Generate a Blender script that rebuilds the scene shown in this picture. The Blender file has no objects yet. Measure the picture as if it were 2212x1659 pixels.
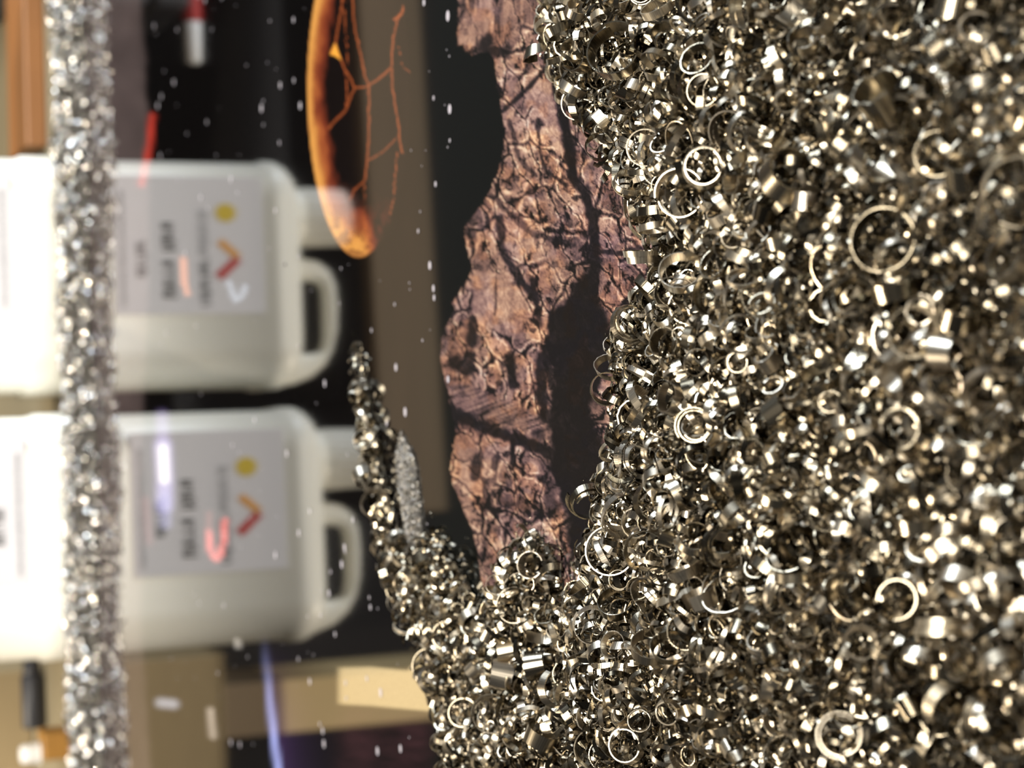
import bpy, bmesh, math, random
import numpy as np
from mathutils import Vector, Matrix

random.seed(7)
rng = np.random.default_rng(11)
scene = bpy.context.scene
C = scene.collection

# ------------------------------------------------------------------ camera
F_PX = 4200.0                       # focal length in pixels of the 2212 x 1659 frame
PITCH = math.radians(22.4)
ROLL = math.radians(1.5)
CAM_H = 0.158
CAM = np.array([0.0, 0.0, CAM_H])


def cam_axes(roll):
    u0 = np.array([0.0, math.sin(PITCH), math.cos(PITCH)])
    x0 = np.array([1.0, 0.0, 0.0])
    fwd = np.array([0.0, math.cos(PITCH), -math.sin(PITCH)])
    r = math.cos(roll) * x0 - math.sin(roll) * u0
    u = math.sin(roll) * x0 + math.cos(roll) * u0
    return r, u, fwd


R_AX, U_AX, F_AX = cam_axes(ROLL)


def unproject(px, py, z=0.0, roll=True):
    """Photo pixel -> point on the horizontal plane at height z (the phone was held on its side)."""
    r, u, f = (R_AX, U_AX, F_AX) if roll else cam_axes(0.0)
    px = np.asarray(px, float)
    py = np.asarray(py, float)
    a = (829.5 - py) / F_PX
    b = (px - 1106.0) / F_PX
    d = f + a[..., None] * r - b[..., None] * u
    t = (z - CAM_H) / d[..., 2]
    return CAM + d * t[..., None]


def at_depth(px, py, y):
    """Photo pixel -> point on the vertical plane at distance y."""
    a = (829.5 - py) / F_PX
    b = (px - 1106.0) / F_PX
    d = F_AX + a * R_AX - b * U_AX
    return CAM + d * (y / d[1])


def project(p):
    d = np.asarray(p, float) - CAM
    w = d @ F_AX
    return 1106.0 - F_PX * (d @ U_AX) / w, 829.5 - F_PX * (d @ R_AX) / w


cam_data = bpy.data.cameras.new('camera')
cam = bpy.data.objects.new('camera', cam_data)
C.objects.link(cam)
cam_data.sensor_width = 36.0
cam_data.lens = 36.0 * F_PX / 2212.0
cam_data.clip_start = 0.005
cam_data.clip_end = 50.0
cam_data.dof.use_dof = True
cam_data.dof.focus_distance = 0.352
cam_data.dof.aperture_fstop = 23.5
m = Matrix.Identity(4)
for i in range(3):
    m[i][0] = -U_AX[i]
    m[i][1] = R_AX[i]
    m[i][2] = -F_AX[i]
    m[i][3] = CAM[i]
cam.matrix_world = m
scene.camera = cam

# ------------------------------------------------------------------ world, lamps, exposure
world = bpy.data.worlds.new('world')
scene.world = world
world.use_nodes = True
bg = world.node_tree.nodes['Background']
bg.inputs[0].default_value = (0.95, 0.97, 1.0, 1)
bg.inputs[1].default_value = 0.07


def area_lamp(name, loc, target, sx, sy, watts, col, shape='RECTANGLE'):
    d = bpy.data.lights.new(name, 'AREA')
    d.shape = shape
    d.size, d.size_y = sx, sy
    d.energy = watts
    d.color = col
    o = bpy.data.objects.new(name, d)
    o.location = loc
    o.rotation_euler = (Vector(target) - Vector(loc)).to_track_quat('-Z', 'Y').to_euler()
    C.objects.link(o)
    return o


area_lamp('bench_lamp', (-0.42, 0.86, 0.92), (0, 0.42, 0), 0.06, 0.06, 13.0, (1.0, 0.87, 0.69), 'DISK')
area_lamp('window_light', (1.35, 0.70, 0.75), (0, 0.75, 0.05), 0.5, 0.7, 38.0, (0.78, 0.88, 1.0))
area_lamp('front_fill', (0.35, -0.55, 1.25), (0, 0.8, 0.05), 0.9, 0.7, 56.0, (1.0, 0.94, 0.84))  # added fill from behind the camera to brighten the canister fronts

vs = scene.view_settings
scene.display_settings.display_device = 'sRGB'
vs.view_transform = 'Standard'
vs.look = 'None'
vs.gamma = 1.0
vs.use_curve_mapping = False
vs.exposure = 0.0
scene.cycles.use_denoising = True
scene.cycles.max_bounces = 8


# ------------------------------------------------------------------ helpers
def lin(r, g, b):
    def f(c):
        c /= 255.0
        return c / 12.92 if c <= 0.04045 else ((c + 0.055) / 1.055) ** 2.4
    return (f(r), f(g), f(b))


def tag(o, label=None, cat=None, group=None, kind=None):
    if label:
        o['label'] = label
    if cat:
        o['category'] = cat
    if group:
        o['group'] = group
    if kind:
        o['kind'] = kind
    return o


def empty(name, loc=(0, 0, 0), rz=0.0):
    o = bpy.data.objects.new(name, None)
    o.empty_display_size = 0.01
    o.location = loc
    o.rotation_euler = (0, 0, rz)
    C.objects.link(o)
    return o


def link_mesh(name, me, mat=None, parent=None):
    o = bpy.data.objects.new(name, me)
    C.objects.link(o)
    if mat is not None:
        for mm in (mat if isinstance(mat, (list, tuple)) else [mat]):
            me.materials.append(mm)
    if parent is not None:
        o.parent = parent
    return o


def from_bm(name, bm, mat=None, parent=None, smooth=False):
    me = bpy.data.meshes.new(name)
    bmesh.ops.recalc_face_normals(bm, faces=bm.faces)
    bm.to_mesh(me)
    bm.free()
    if smooth:
        me.polygons.foreach_set('use_smooth', [True] * len(me.polygons))
    return link_mesh(name, me, mat, parent)


def add_box(bm, lo, hi, bevel=0.0, seg=2):
    r = bmesh.ops.create_cube(bm, size=1.0)
    vv = r['verts']
    for v in vv:
        v.co = Vector([lo[i] + (v.co[i] + 0.5) * (hi[i] - lo[i]) for i in range(3)])
    if bevel > 0:
        es = list({e for v in vv for e in v.link_edges})
        bmesh.ops.bevel(bm, geom=es, offset=bevel, segments=seg, affect='EDGES', profile=0.5)


def add_cyl(bm, p0, p1, r0, r1=None, n=24, bevel=0.0):
    p0, p1 = Vector(p0), Vector(p1)
    r1 = r0 if r1 is None else r1
    ax = (p1 - p0).normalized()
    q = ax.to_track_quat('Z', 'Y')
    rows = [(p0, 0, r0 * 0.0)]
    if bevel > 0:
        L = (p1 - p0).length
        prof = [(0, r0 - bevel), (bevel * .3, r0 - bevel * .3), (bevel, r0), (L - bevel, r1), (L - bevel * .3, r1 - bevel * .3), (L, r1 - bevel)]
    else:
        prof = [(0, r0), ((p1 - p0).length, r1)]
    rings = []
    for h, r in prof:
        rings.append([bm.verts.new(p0 + ax * h + q @ Vector((r * math.cos(2 * math.pi * i / n), r * math.sin(2 * math.pi * i / n), 0))) for i in range(n)])
    for a, b in zip(rings, rings[1:]):
        for i in range(n):
            bm.faces.new((a[i], a[(i + 1) % n], b[(i + 1) % n], b[i]))
    bm.faces.new(rings[0][::-1])
    bm.faces.new(rings[-1])


def mat_principled(name, col, rough=0.5, metal=0.0, noise=None, bump=0.0, ior=1.5, sss=0.0):
    """noise = (scale, second colour, stretch xyz)"""
    mt = bpy.data.materials.new(name)
    mt.use_nodes = True
    nt = mt.node_tree
    b = nt.nodes['Principled BSDF']
    b.inputs['Base Color'].default_value = (*col, 1)
    b.inputs['Roughness'].default_value = rough
    b.inputs['Metallic'].default_value = metal
    b.inputs['IOR'].default_value = ior
    if sss:
        b.inputs['Subsurface Weight'].default_value = sss
        b.inputs['Subsurface Radius'].default_value = (0.01, 0.009, 0.007)
    if noise:
        tc = nt.nodes.new('ShaderNodeTexCoord')
        mp = nt.nodes.new('ShaderNodeMapping')
        mp.inputs['Scale'].default_value = noise[2]
        nz = nt.nodes.new('ShaderNodeTexNoise')
        nz.inputs['Scale'].default_value = noise[0]
        nz.inputs['Detail'].default_value = 5
        mx = nt.nodes.new('ShaderNodeMix')
        mx.data_type = 'RGBA'
        mx.inputs[6].default_value = (*col, 1)
        mx.inputs[7].default_value = (*noise[1], 1)
        nt.links.new(tc.outputs['Object'], mp.inputs[0])
        nt.links.new(mp.outputs[0], nz.inputs['Vector'])
        nt.links.new(nz.outputs['Fac'], mx.inputs[0])
        nt.links.new(mx.outputs[2], b.inputs['Base Color'])
        if bump:
            bp = nt.nodes.new('ShaderNodeBump')
            bp.inputs['Strength'].default_value = bump
            bp.inputs['Distance'].default_value = 0.0006
            nt.links.new(nz.outputs['Fac'], bp.inputs['Height'])
            nt.links.new(bp.outputs[0], b.inputs['Normal'])
    return mt


# ------------------------------------------------------------------ numpy noise
def _hash(ix, iy, seed):
    h = (ix.astype(np.int64) * 374761393 + iy.astype(np.int64) * 668265263 + seed * 974711) & 0x7fffffff
    h = ((h ^ (h >> 13)) * 1274126177) & 0x7fffffff
    h = h ^ (h >> 16)
    return (h & 0xffff) / 65535.0


def vnoise(x, y, seed=0):
    ix, iy = np.floor(x), np.floor(y)
    fx, fy = x - ix, y - iy
    fx = fx * fx * (3 - 2 * fx)
    fy = fy * fy * (3 - 2 * fy)
    a, b = _hash(ix, iy, seed), _hash(ix + 1, iy, seed)
    c, d = _hash(ix, iy + 1, seed), _hash(ix + 1, iy + 1, seed)
    return (a * (1 - fx) + b * fx) * (1 - fy) + (c * (1 - fx) + d * fx) * fy


def fbm(x, y, seed=0, octv=5, gain=0.5):
    s = np.zeros_like(x)
    a = 1.0
    t = 0.0
    for k in range(octv):
        s += a * vnoise(x, y, seed + k * 17)
        t += a
        a *= gain
        x, y = x * 2.03 + 11.3, y * 2.03 + 5.7
    return s / t


def worley(x, y, seed=0):
    """returns F1, F2 and the random value of the nearest cell"""
    ix, iy = np.floor(x), np.floor(y)
    f1 = np.full(x.shape, 9.0)
    f2 = np.full(x.shape, 9.0)
    cv = np.zeros(x.shape)
    for dx in (-1, 0, 1):
        for dy in (-1, 0, 1):
            cx, cy = ix + dx, iy + dy
            d = np.hypot(cx + _hash(cx, cy, seed) - x, cy + _hash(cx, cy, seed + 5) - y)
            near = d < f1
            f2 = np.where(near, f1, np.minimum(f2, d))
            cv = np.where(near, _hash(cx, cy, seed + 9), cv)
            f1 = np.where(near, d, f1)
    return f1, f2, cv


def seg_dist(x, y, pts, closed=False):
    d = np.full(x.shape, 1e9)
    n = len(pts)
    for i in range(n if closed else n - 1):
        ax, ay = pts[i][:2]
        bx, by = pts[(i + 1) % n][:2]
        vx, vy = bx - ax, by - ay
        t = np.clip(((x - ax) * vx + (y - ay) * vy) / (vx * vx + vy * vy + 1e-12), 0, 1)
        d = np.minimum(d, np.hypot(x - ax - t * vx, y - ay - t * vy))
    return d


def inside(x, y, pts):
    r = np.zeros(x.shape, bool)
    n = len(pts)
    for i in range(n):
        ax, ay = pts[i][:2]
        bx, by = pts[(i + 1) % n][:2]
        if ay == by:
            continue
        c = ((ay > y) != (by > y)) & (x < (bx - ax) * (y - ay) / (by - ay) + ax)
        r ^= c
    return r


def sdf(x, y, pts):
    """positive inside"""
    d = seg_dist(x, y, pts, True)
    return np.where(inside(x, y, pts), d, -d)


def sstep(a, b, x):
    t = np.clip((x - a) / (b - a), 0, 1)
    return t * t * (3 - 2 * t)


# ------------------------------------------------------------------ the setting: bench, back wall
bench_mat = mat_principled('bench_wood', lin(150, 140, 115), 0.55, noise=(30, lin(120, 108, 84), (1, 8, 1)), bump=0.2)
bm = bmesh.new()
add_box(bm, (-0.9, -0.25, -0.035), (0.9, 1.42, -0.003), 0.003)
bench = from_bm('workbench', bm, bench_mat)
tag(bench, 'pale workbench top under the glossy printed board and canisters', 'workbench')
bm = bmesh.new()
add_box(bm, (-1.6, 1.425, -0.9), (1.6, 1.47, 1.7))
tag(from_bm('wall_back', bm, mat_principled('wall_paint_dark', (0.005, 0.004, 0.004), 0.85, noise=(9, (0.009, 0.007, 0.006), (1, 1, 1)))), kind='structure')
bm = bmesh.new()
add_box(bm, (-2.2, -2.2, -0.95), (2.2, 1.47, -0.9))
tag(from_bm('floor', bm, mat_principled('floor_concrete', lin(110, 108, 104), 0.7, noise=(6, lin(95, 92, 88), (1, 1, 1)))), kind='structure')
for lx, ly in ((-0.85, -0.2), (0.85, -0.2), (-0.85, 1.36), (0.85, 1.36)):
    bm = bmesh.new()
    add_box(bm, (lx - 0.03, ly - 0.03, -0.9), (lx + 0.03, ly + 0.03, -0.035), 0.003)
    from_bm('leg', bm, bench_mat, bench)

# ------------------------------------------------------------------ glossy printed board
DARK_SKY = np.array([0.0028, 0.0024, 0.0026])


def paint_print(x, y):
    """Colour of the printed picture, in the photograph's frame (a flat print: space, planet, red rock)."""
    n = x.shape[0]
    col = np.tile(DARK_SKY, (n, 1))

    def blend(c, a):
        a = np.clip(a, 0, 1)[:, None]
        col[:] = col * (1 - a) + np.asarray(c)[None, :] * a

    # deep sky gets a touch of teal towards the rocks
    blend((0.0035, 0.0045, 0.004), sstep(880, 960, x) * 0.8)
    # worn mauve margin along the far edge
    mx = 303 + 14 * np.sin(y / 260.0) + 0.012 * y + 10 * (fbm(y / 40, x / 200, 3) - .5)
    blend((0.105, 0.078, 0.076), (1 - sstep(mx - 8, mx + 8, x)) * (0.75 + 0.5 * (fbm(x / 30, y / 60, 5) - .5)))

    # --- planet
    cx, cy, a, b = 775.0, 190.0, 111.0, 365.0
    ex, ey = (x - cx) / a, (y - cy) / b
    rr = np.sqrt(ex * ex + ey * ey)
    on = 1 - sstep(0.985, 1.01, rr)
    limb = np.clip(-ex * 0.92 + np.maximum(ey, 0) * 0.75, 0, 1.2)   # left limb and lower end glow
    nz = fbm(x / 16, y / 40, 21)
    g = sstep(0.50, 1.02, rr + 0.22 * (nz - .5)) * sstep(0.25, 0.62, limb + 0.2 * (nz - .5))
    blend((0.006, 0.004, 0.004), on)
    blend((0.16, 0.030, 0.014), on * sstep(0.05, 0.5, g))
    blend((0.33, 0.090, 0.028), on * sstep(0.40, 0.75, g) * (0.7 + 0.6 * (nz - .3)))
    blend((0.62, 0.29, 0.070), on * sstep(0.82, 0.95, rr + 0.1 * (nz - .5)) * sstep(0.45, 0.7, limb))
    tip = on * sstep(400, 520, y) * sstep(0.45, 0.62, fbm(x / 9, y / 14, 33))
    blend((0.10, 0.018, 0.012), tip * 0.6)
    cracks = [
        ([(742, -40), (738, 20), (724, 92), (713, 116)], 3.5), ([(724, 92), (735, 126), (745, 150), (757, 170), (765, 190), (790, 188), (800, 182), (820, 170), (843, 148)], 3.2),
        ([(748, -40), (745, 40), (752, 140)], 1.6),
        ([(760, -40), (766, 60), (780, 120), (787, 160), (797, 183), (797, 250), (796, 310), (793, 345), (788, 390), (765, 410), (755, 432)], 3.0),
        ([(765, 190), (755, 215), (745, 240), (722, 262), (710, 278)], 3.2), ([(745, 150), (750, 190), (748, 225)], 2.2),
        ([(878, -10), (868, 30), (852, 42)], 4.5), ([(862, 30), (850, 80), (846, 145), (847, 190), (856, 240), (862, 290), (868, 330)], 2.8),
        ([(793, 348), (825, 330), (855, 300)], 2.0), ([(787, 400), (787, 490)], 1.8), ([(858, 330), (850, 430), (842, 462)], 2.0),
        ([(861, 100), (870, 145), (890, 158)], 1.4)]
    for pts, w in cracks:
        d = seg_dist(x + 5 * (fbm(x / 7, y / 9, 41) - .5), y, pts)
        blend((0.36, 0.085, 0.026), on * (1 - sstep(w * .2, w * 0.9, d)) * (0.55 + .5 * fbm(x / 9, y / 9, 43)))
    blend((0.80, 0.36, 0.05), on * np.clip(sdf(x, y, [(713, 118), (724, 92), (737, 130), (722, 120)]) / 3 + .5, 0, 1))

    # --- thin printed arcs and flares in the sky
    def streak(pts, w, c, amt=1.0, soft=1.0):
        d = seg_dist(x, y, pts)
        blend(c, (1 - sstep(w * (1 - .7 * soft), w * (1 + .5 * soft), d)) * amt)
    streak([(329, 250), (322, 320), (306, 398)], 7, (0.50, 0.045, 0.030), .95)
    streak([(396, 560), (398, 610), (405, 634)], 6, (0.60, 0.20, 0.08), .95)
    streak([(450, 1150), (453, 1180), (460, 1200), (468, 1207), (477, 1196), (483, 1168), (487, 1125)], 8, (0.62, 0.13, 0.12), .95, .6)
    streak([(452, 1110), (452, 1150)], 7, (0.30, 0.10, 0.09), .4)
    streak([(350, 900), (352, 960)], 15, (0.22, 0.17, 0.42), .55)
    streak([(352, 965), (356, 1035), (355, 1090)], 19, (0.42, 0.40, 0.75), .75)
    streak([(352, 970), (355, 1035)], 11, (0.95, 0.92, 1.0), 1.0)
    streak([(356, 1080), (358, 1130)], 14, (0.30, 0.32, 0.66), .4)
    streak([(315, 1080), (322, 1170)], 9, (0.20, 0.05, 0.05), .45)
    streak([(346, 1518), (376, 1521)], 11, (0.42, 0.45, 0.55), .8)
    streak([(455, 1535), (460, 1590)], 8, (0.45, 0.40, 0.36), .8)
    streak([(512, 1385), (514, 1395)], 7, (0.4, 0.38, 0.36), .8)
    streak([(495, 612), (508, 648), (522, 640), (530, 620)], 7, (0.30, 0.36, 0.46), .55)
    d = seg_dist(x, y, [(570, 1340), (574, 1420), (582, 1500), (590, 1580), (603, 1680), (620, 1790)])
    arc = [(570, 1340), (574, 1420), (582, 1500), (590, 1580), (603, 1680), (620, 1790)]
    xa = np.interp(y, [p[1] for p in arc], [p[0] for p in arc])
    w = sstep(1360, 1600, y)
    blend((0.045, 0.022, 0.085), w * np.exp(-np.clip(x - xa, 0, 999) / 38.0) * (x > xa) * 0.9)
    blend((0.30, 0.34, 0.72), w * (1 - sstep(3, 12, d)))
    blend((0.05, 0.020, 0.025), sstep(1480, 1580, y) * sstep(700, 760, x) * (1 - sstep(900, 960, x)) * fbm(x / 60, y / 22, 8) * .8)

    # bright beige reflection painted into the print at the left border
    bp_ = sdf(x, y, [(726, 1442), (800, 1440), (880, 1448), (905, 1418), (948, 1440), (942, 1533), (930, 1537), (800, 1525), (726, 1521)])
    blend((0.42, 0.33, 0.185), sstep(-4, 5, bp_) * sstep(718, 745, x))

    # --- red rock
    outline = [(985, -90), (990, 60), (988, 100), (1000, 96), (1010, 120), (1052, 112), (1066, 125), (1072, 160), (1080, 220), (1088, 262), (1091, 310), (1083, 345),
               (1074, 375), (1058, 412), (1034, 452), (1006, 488), (1003, 512), (1011, 545), (1019, 580), (1010, 605), (990, 636), (975, 655),
               (984, 668), (968, 695), (956, 722), (952, 770), (956, 802), (966, 842), (976, 884), (985, 935), (977, 985), (972, 1012),
               (976, 1042), (990, 1072), (1005, 1110), (1018, 1148), (1030, 1186), (1036, 1225), (1042, 1262), (1068, 1320), (1100, 1500),
               (1120, 1800), (1900, 1800), (1900, -90)]
    wob = 7 * (fbm(x / 11, y / 15, 55) - .5)
    rock = sstep(-1.6, 1.6, sdf(x, y, outline) + wob)
    wx = x + 30 * (fbm(x / 45, y / 60, 61) - .5) + 9 * (fbm(x / 12, y / 14, 62) - .5)
    wy = y + 40 * (fbm(x / 50, y / 55, 63) - .5) + 9 * (fbm(x / 12, y / 13, 64) - .5)
    sh = wx - 0.32 * wy
    f1, f2, cv = worley(sh / 44, wy / 84, 70)
    g1, g2, cw = worley(sh / 16, wy / 34, 80)
    fine = fbm(x / 3.2, y / 4.5, 90, 3)
    mid = fbm(wx / 18, wy / 12, 95, 4)
    lowf = fbm(x / 90, y / 110, 99, 3)
    ridg = 1 - np.abs(2 * fbm(wx / 26, wy / 40, 103, 4) - 1)
    L = 0.50 + 0.42 * (cv - .5) + 0.22 * (cw - .5) + 0.50 * (mid - .5) + 0.34 * (fine - .5) + 0.4 * (lowf - .5)
    L -= 0.40 * (1 - sstep(0.02, 0.10, f2 - f1))
    L -= 0.12 * (1 - sstep(0.02, 0.12, g2 - g1))
    L -= 0.40 * sstep(0.93, 0.985, ridg)
    # pits
    L -= 0.5 * sstep(0.63, 0.72, fbm(wx / 13, wy / 24, 120, 3))
    # raised, pale edges just beside the joints
    L += 0.36 * sstep(0.10, 0.15, f2 - f1) * (1 - sstep(0.15, 0.24, f2 - f1))

    def patch(pts, amt, soft=8, wobble=14):
        s = sdf(x + wobble * (fbm(x / 14, y / 18, 130) - .5), y + wobble * (fbm(x / 13, y / 16, 131) - .5), pts)
        return sstep(-soft, soft, s) * amt

    def line(pts, w, amt, wobble=10):
        d = seg_dist(x + wobble * (fbm(x / 12, y / 16, 140) - .5), y + wobble * (fbm(x / 12, y / 15, 141) - .5), pts)
        wv = w * (0.45 + 1.1 * fbm(x / 22, y / 22, 145, 3))
        return (1 - sstep(wv * .5, wv * 1.35, d)) * amt

    # pale slabs
    sl = patch([(1160, 165), (1188, 180), (1215, 262), (1222, 332), (1206, 335), (1172, 262), (1133, 205)], 1.0, 4, 6)
    sl = np.maximum(sl, patch([(1020, 585), (1098, 588), (1138, 648), (1142, 690), (1108, 728), (1060, 714), (1018, 690)], 1.0, 6, 8))
    sl = np.maximum(sl, patch([(1010, 495), (1080, 500), (1135, 545), (1180, 590), (1225, 600), (1235, 560), (1150, 500), (1090, 470)], .55, 10))
    sl = np.maximum(sl, patch([(985, 930), (1040, 945), (1080, 965), (1085, 1030), (1050, 1070), (990, 1060)], .6, 10))
    L = L * (1 - 0.75 * sl) + sl * 0.75 * (0.73 + 0.30 * (mid - .5) + 0.30 * (fine - .5))
    stri = fbm((x * .35 + y) / 5.0, (x - .3 * y) / 55, 150, 3)
    st = patch([(962, 812), (1010, 830), (1100, 862), (1170, 900), (1240, 940), (1230, 965), (1150, 940), (1060, 915), (985, 880)], 1.0, 8)
    L = L * (1 - .8 * st) + st * .8 * (0.42 + 1.1 * (stri - .5))
    # grain running along the top strip
    top = patch([(985, -90), (1180, -90), (1175, 20), (1130, 70), (1060, 105), (990, 110)], 1.0, 14)
    L = L * (1 - .6 * top) + top * .6 * (0.46 + 1.2 * (fbm(x / 7, y / 70, 160, 4) - .5))
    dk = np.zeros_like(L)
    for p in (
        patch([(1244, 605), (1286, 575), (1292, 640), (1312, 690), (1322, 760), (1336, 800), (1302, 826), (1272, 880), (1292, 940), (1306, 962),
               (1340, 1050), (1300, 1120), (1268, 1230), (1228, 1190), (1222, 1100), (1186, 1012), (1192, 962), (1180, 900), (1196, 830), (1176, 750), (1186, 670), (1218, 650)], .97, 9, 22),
        line([(1186, 140), (1142, 190), (1086, 240)], 6, .8, 4),
        line([(1188, 110), (1205, 190), (1226, 290), (1236, 345)], 13, .92), line([(1232, 340), (1240, 385), (1262, 418), (1282, 470), (1287, 545), (1284, 610)], 13, .92),
        line([(1262, 535), (1330, 548), (1372, 540)], 8, .75), line([(972, 890), (1080, 938), (1180, 972), (1215, 990)], 15, .86, 8),
        line([(1160, 258), (1166, 330), (1182, 372), (1222, 398)], 5, .7), line([(1100, 262), (1120, 340), (1160, 380)], 5, .6), line([(1060, 420), (1110, 470), (1150, 505), (1240, 530)], 7, .55),
        line([(1080, 470), (1085, 545), (1130, 612), (1160, 650), (1165, 700)], 9, .75), line([(1022, 690), (1020, 740)], 12, .8), line([(1100, 770), (1110, 828)], 12, .9),
        line([(1152, 606), (1154, 640)], 9, .85), line([(1172, 770), (1166, 850), (1180, 905)], 13, .85), line([(1106, 952), (1109, 1000)], 8, .9),
        line([(1030, 990), (1026, 1030)], 11, .7), line([(1076, 975), (1066, 1010)], 7, .6), line([(978, 785), (1008, 800), (1015, 770)], 17, .85),
        line([(1072, 575), (1070, 680)], 2.5, .5), line([(1035, 930), (1041, 1010)], 2.5, .5), line([(1045, 1035), (1050, 1110)], 6, .5), line([(1055, 85), (1040, 108), (1090, 112)], 14, .8),
        line([(1160, 940), (1185, 1020), (1190, 1100)], 15, .55), line([(1190, 830), (1180, 760)], 10, .8)):
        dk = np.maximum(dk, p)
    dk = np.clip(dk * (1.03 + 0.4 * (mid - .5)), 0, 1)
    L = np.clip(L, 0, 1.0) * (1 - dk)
    ramp = [(0.0, (24, 20, 20)), (0.12, (40, 32, 33)), (0.30, (84, 63, 62)), (0.48, (122, 90, 84)), (0.66, (156, 119, 106)), (0.82, (186, 148, 130)), (1.0, (212, 184, 164))]
    ks = [k for k, _ in ramp]
    cs = np.array([lin(*c) for _, c in ramp])
    rc = np.stack([np.interp(L, ks, cs[:, i]) for i in range(3)], 1) * np.array([0.98, 1.04, 0.98])
    hue = sstep(0.42, 0.62, fbm(x / 55, y / 60, 170, 4))[:, None]        # violet against orange rock
    rc = rc * (1 - hue) + hue * rc * np.array([0.90, 0.93, 1.10])[None]
    warm = sstep(0.50, 0.66, fbm(x / 28, y / 34, 180, 3))[:, None]
    rc = rc * (1 - warm) + warm * rc * np.array([1.10, 0.96, 0.82])[None]
    viol = sstep(1250, 1330, x)[:, None] * sstep(440, 500, y)[:, None] * (1 - sstep(640, 720, y))[:, None]
    rc = rc * (1 - .6 * viol) + .6 * viol * rc * np.array([0.92, 0.9, 1.12])[None]
    lost = sstep(1420, 1500, x)[:, None]
    rc = rc * (1 - lost)
    col[:] = col * (1 - rock[:, None]) + rc * rock[:, None]
    return np.clip(col * PRINT_GAIN, 0, 0.95)


PRINT_GAIN = 0.60


def glossy_print_material(name, attr=None, col=(0.004, 0.0035, 0.0035)):
    mt = bpy.data.materials.new(name)
    mt.use_nodes = True
    nt = mt.node_tree
    b = nt.nodes['Principled BSDF']
    b.inputs['Roughness'].default_value = 0.035
    b.inputs['IOR'].default_value = 1.56
    b.inputs['Base Color'].default_value = (*col, 1)
    if attr:
        at = nt.nodes.new('ShaderNodeAttribute')
        at.attribute_name = attr
        tc = nt.nodes.new('ShaderNodeTexCoord')
        nz = nt.nodes.new('ShaderNodeTexNoise')
        nz.inputs['Scale'].default_value = 2600.0
        nz.inputs['Detail'].default_value = 3.0
        rm = nt.nodes.new('ShaderNodeMapRange')
        rm.inputs[1].default_value = 0.3
        rm.inputs[2].default_value = 0.7
        rm.inputs[3].default_value = 0.82
        rm.inputs[4].default_value = 1.18
        mx = nt.nodes.new('ShaderNodeVectorMath')
        mx.operation = 'MULTIPLY'
        nt.links.new(tc.outputs['Object'], nz.inputs['Vector'])
        nt.links.new(nz.outputs['Fac'], rm.inputs[0])
        nt.links.new(at.outputs['Color'], mx.inputs[0])
        nt.links.new(rm.outputs[0], mx.inputs[1])
        nt.links.new(mx.outputs[0], b.inputs['Base Color'])
    return mt


board = empty('printed_board', (0, 0.53, -0.003))
tag(board, 'glossy dark printed board showing red rock and a glowing planet, lying under the shavings', 'poster board')
bm = bmesh.new()
add_box(bm, (-0.30, -0.43, 0.0), (0.30, 0.395, 0.0028), 0.0006, 1)
from_bm('panel', bm, glossy_print_material('print_dark'), board)

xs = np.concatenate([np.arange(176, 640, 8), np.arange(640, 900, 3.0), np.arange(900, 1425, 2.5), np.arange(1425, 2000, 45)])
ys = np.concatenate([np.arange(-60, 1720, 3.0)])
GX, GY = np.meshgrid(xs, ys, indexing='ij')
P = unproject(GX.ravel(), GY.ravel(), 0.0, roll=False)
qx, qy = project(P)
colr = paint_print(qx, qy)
nx, ny = len(xs), len(ys)
idx = np.arange(nx * ny).reshape(nx, ny)
quads = np.stack([idx[:-1, :-1], idx[1:, :-1], idx[1:, 1:], idx[:-1, 1:]], -1).reshape(-1, 4)


def np_mesh(name, verts, quads, smooth=True, attrs=None, mat_index=None):
    me = bpy.data.meshes.new(name)
    nv, nq = len(verts), len(quads)
    me.vertices.add(nv)
    me.vertices.foreach_set('co', np.ascontiguousarray(verts, np.float32).ravel())
    me.loops.add(nq * 4)
    me.loops.foreach_set('vertex_index', np.ascontiguousarray(quads, np.int32).ravel())
    me.polygons.add(nq)
    me.polygons.foreach_set('loop_start', np.arange(0, nq * 4, 4, dtype=np.int32))
    me.polygons.foreach_set('use_smooth', np.full(nq, smooth, bool))
    if mat_index is not None:
        me.polygons.foreach_set('material_index', np.ascontiguousarray(mat_index, np.int32))
    for k, v in (attrs or {}).items():
        a = me.attributes.new(k, 'FLOAT', 'POINT')
        a.data.foreach_set('value', np.ascontiguousarray(v, np.float32))
    me.update(calc_edges=True)
    me.validate()
    return me


V = P - np.array([0, 0.53, -0.003])
me = np_mesh('print', V, quads)
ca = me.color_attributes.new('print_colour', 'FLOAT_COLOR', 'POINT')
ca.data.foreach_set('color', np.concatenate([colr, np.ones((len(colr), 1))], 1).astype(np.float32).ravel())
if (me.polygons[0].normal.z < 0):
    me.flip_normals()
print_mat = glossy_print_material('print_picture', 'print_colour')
link_mesh('printed_picture', me, print_mat, board)

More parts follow.
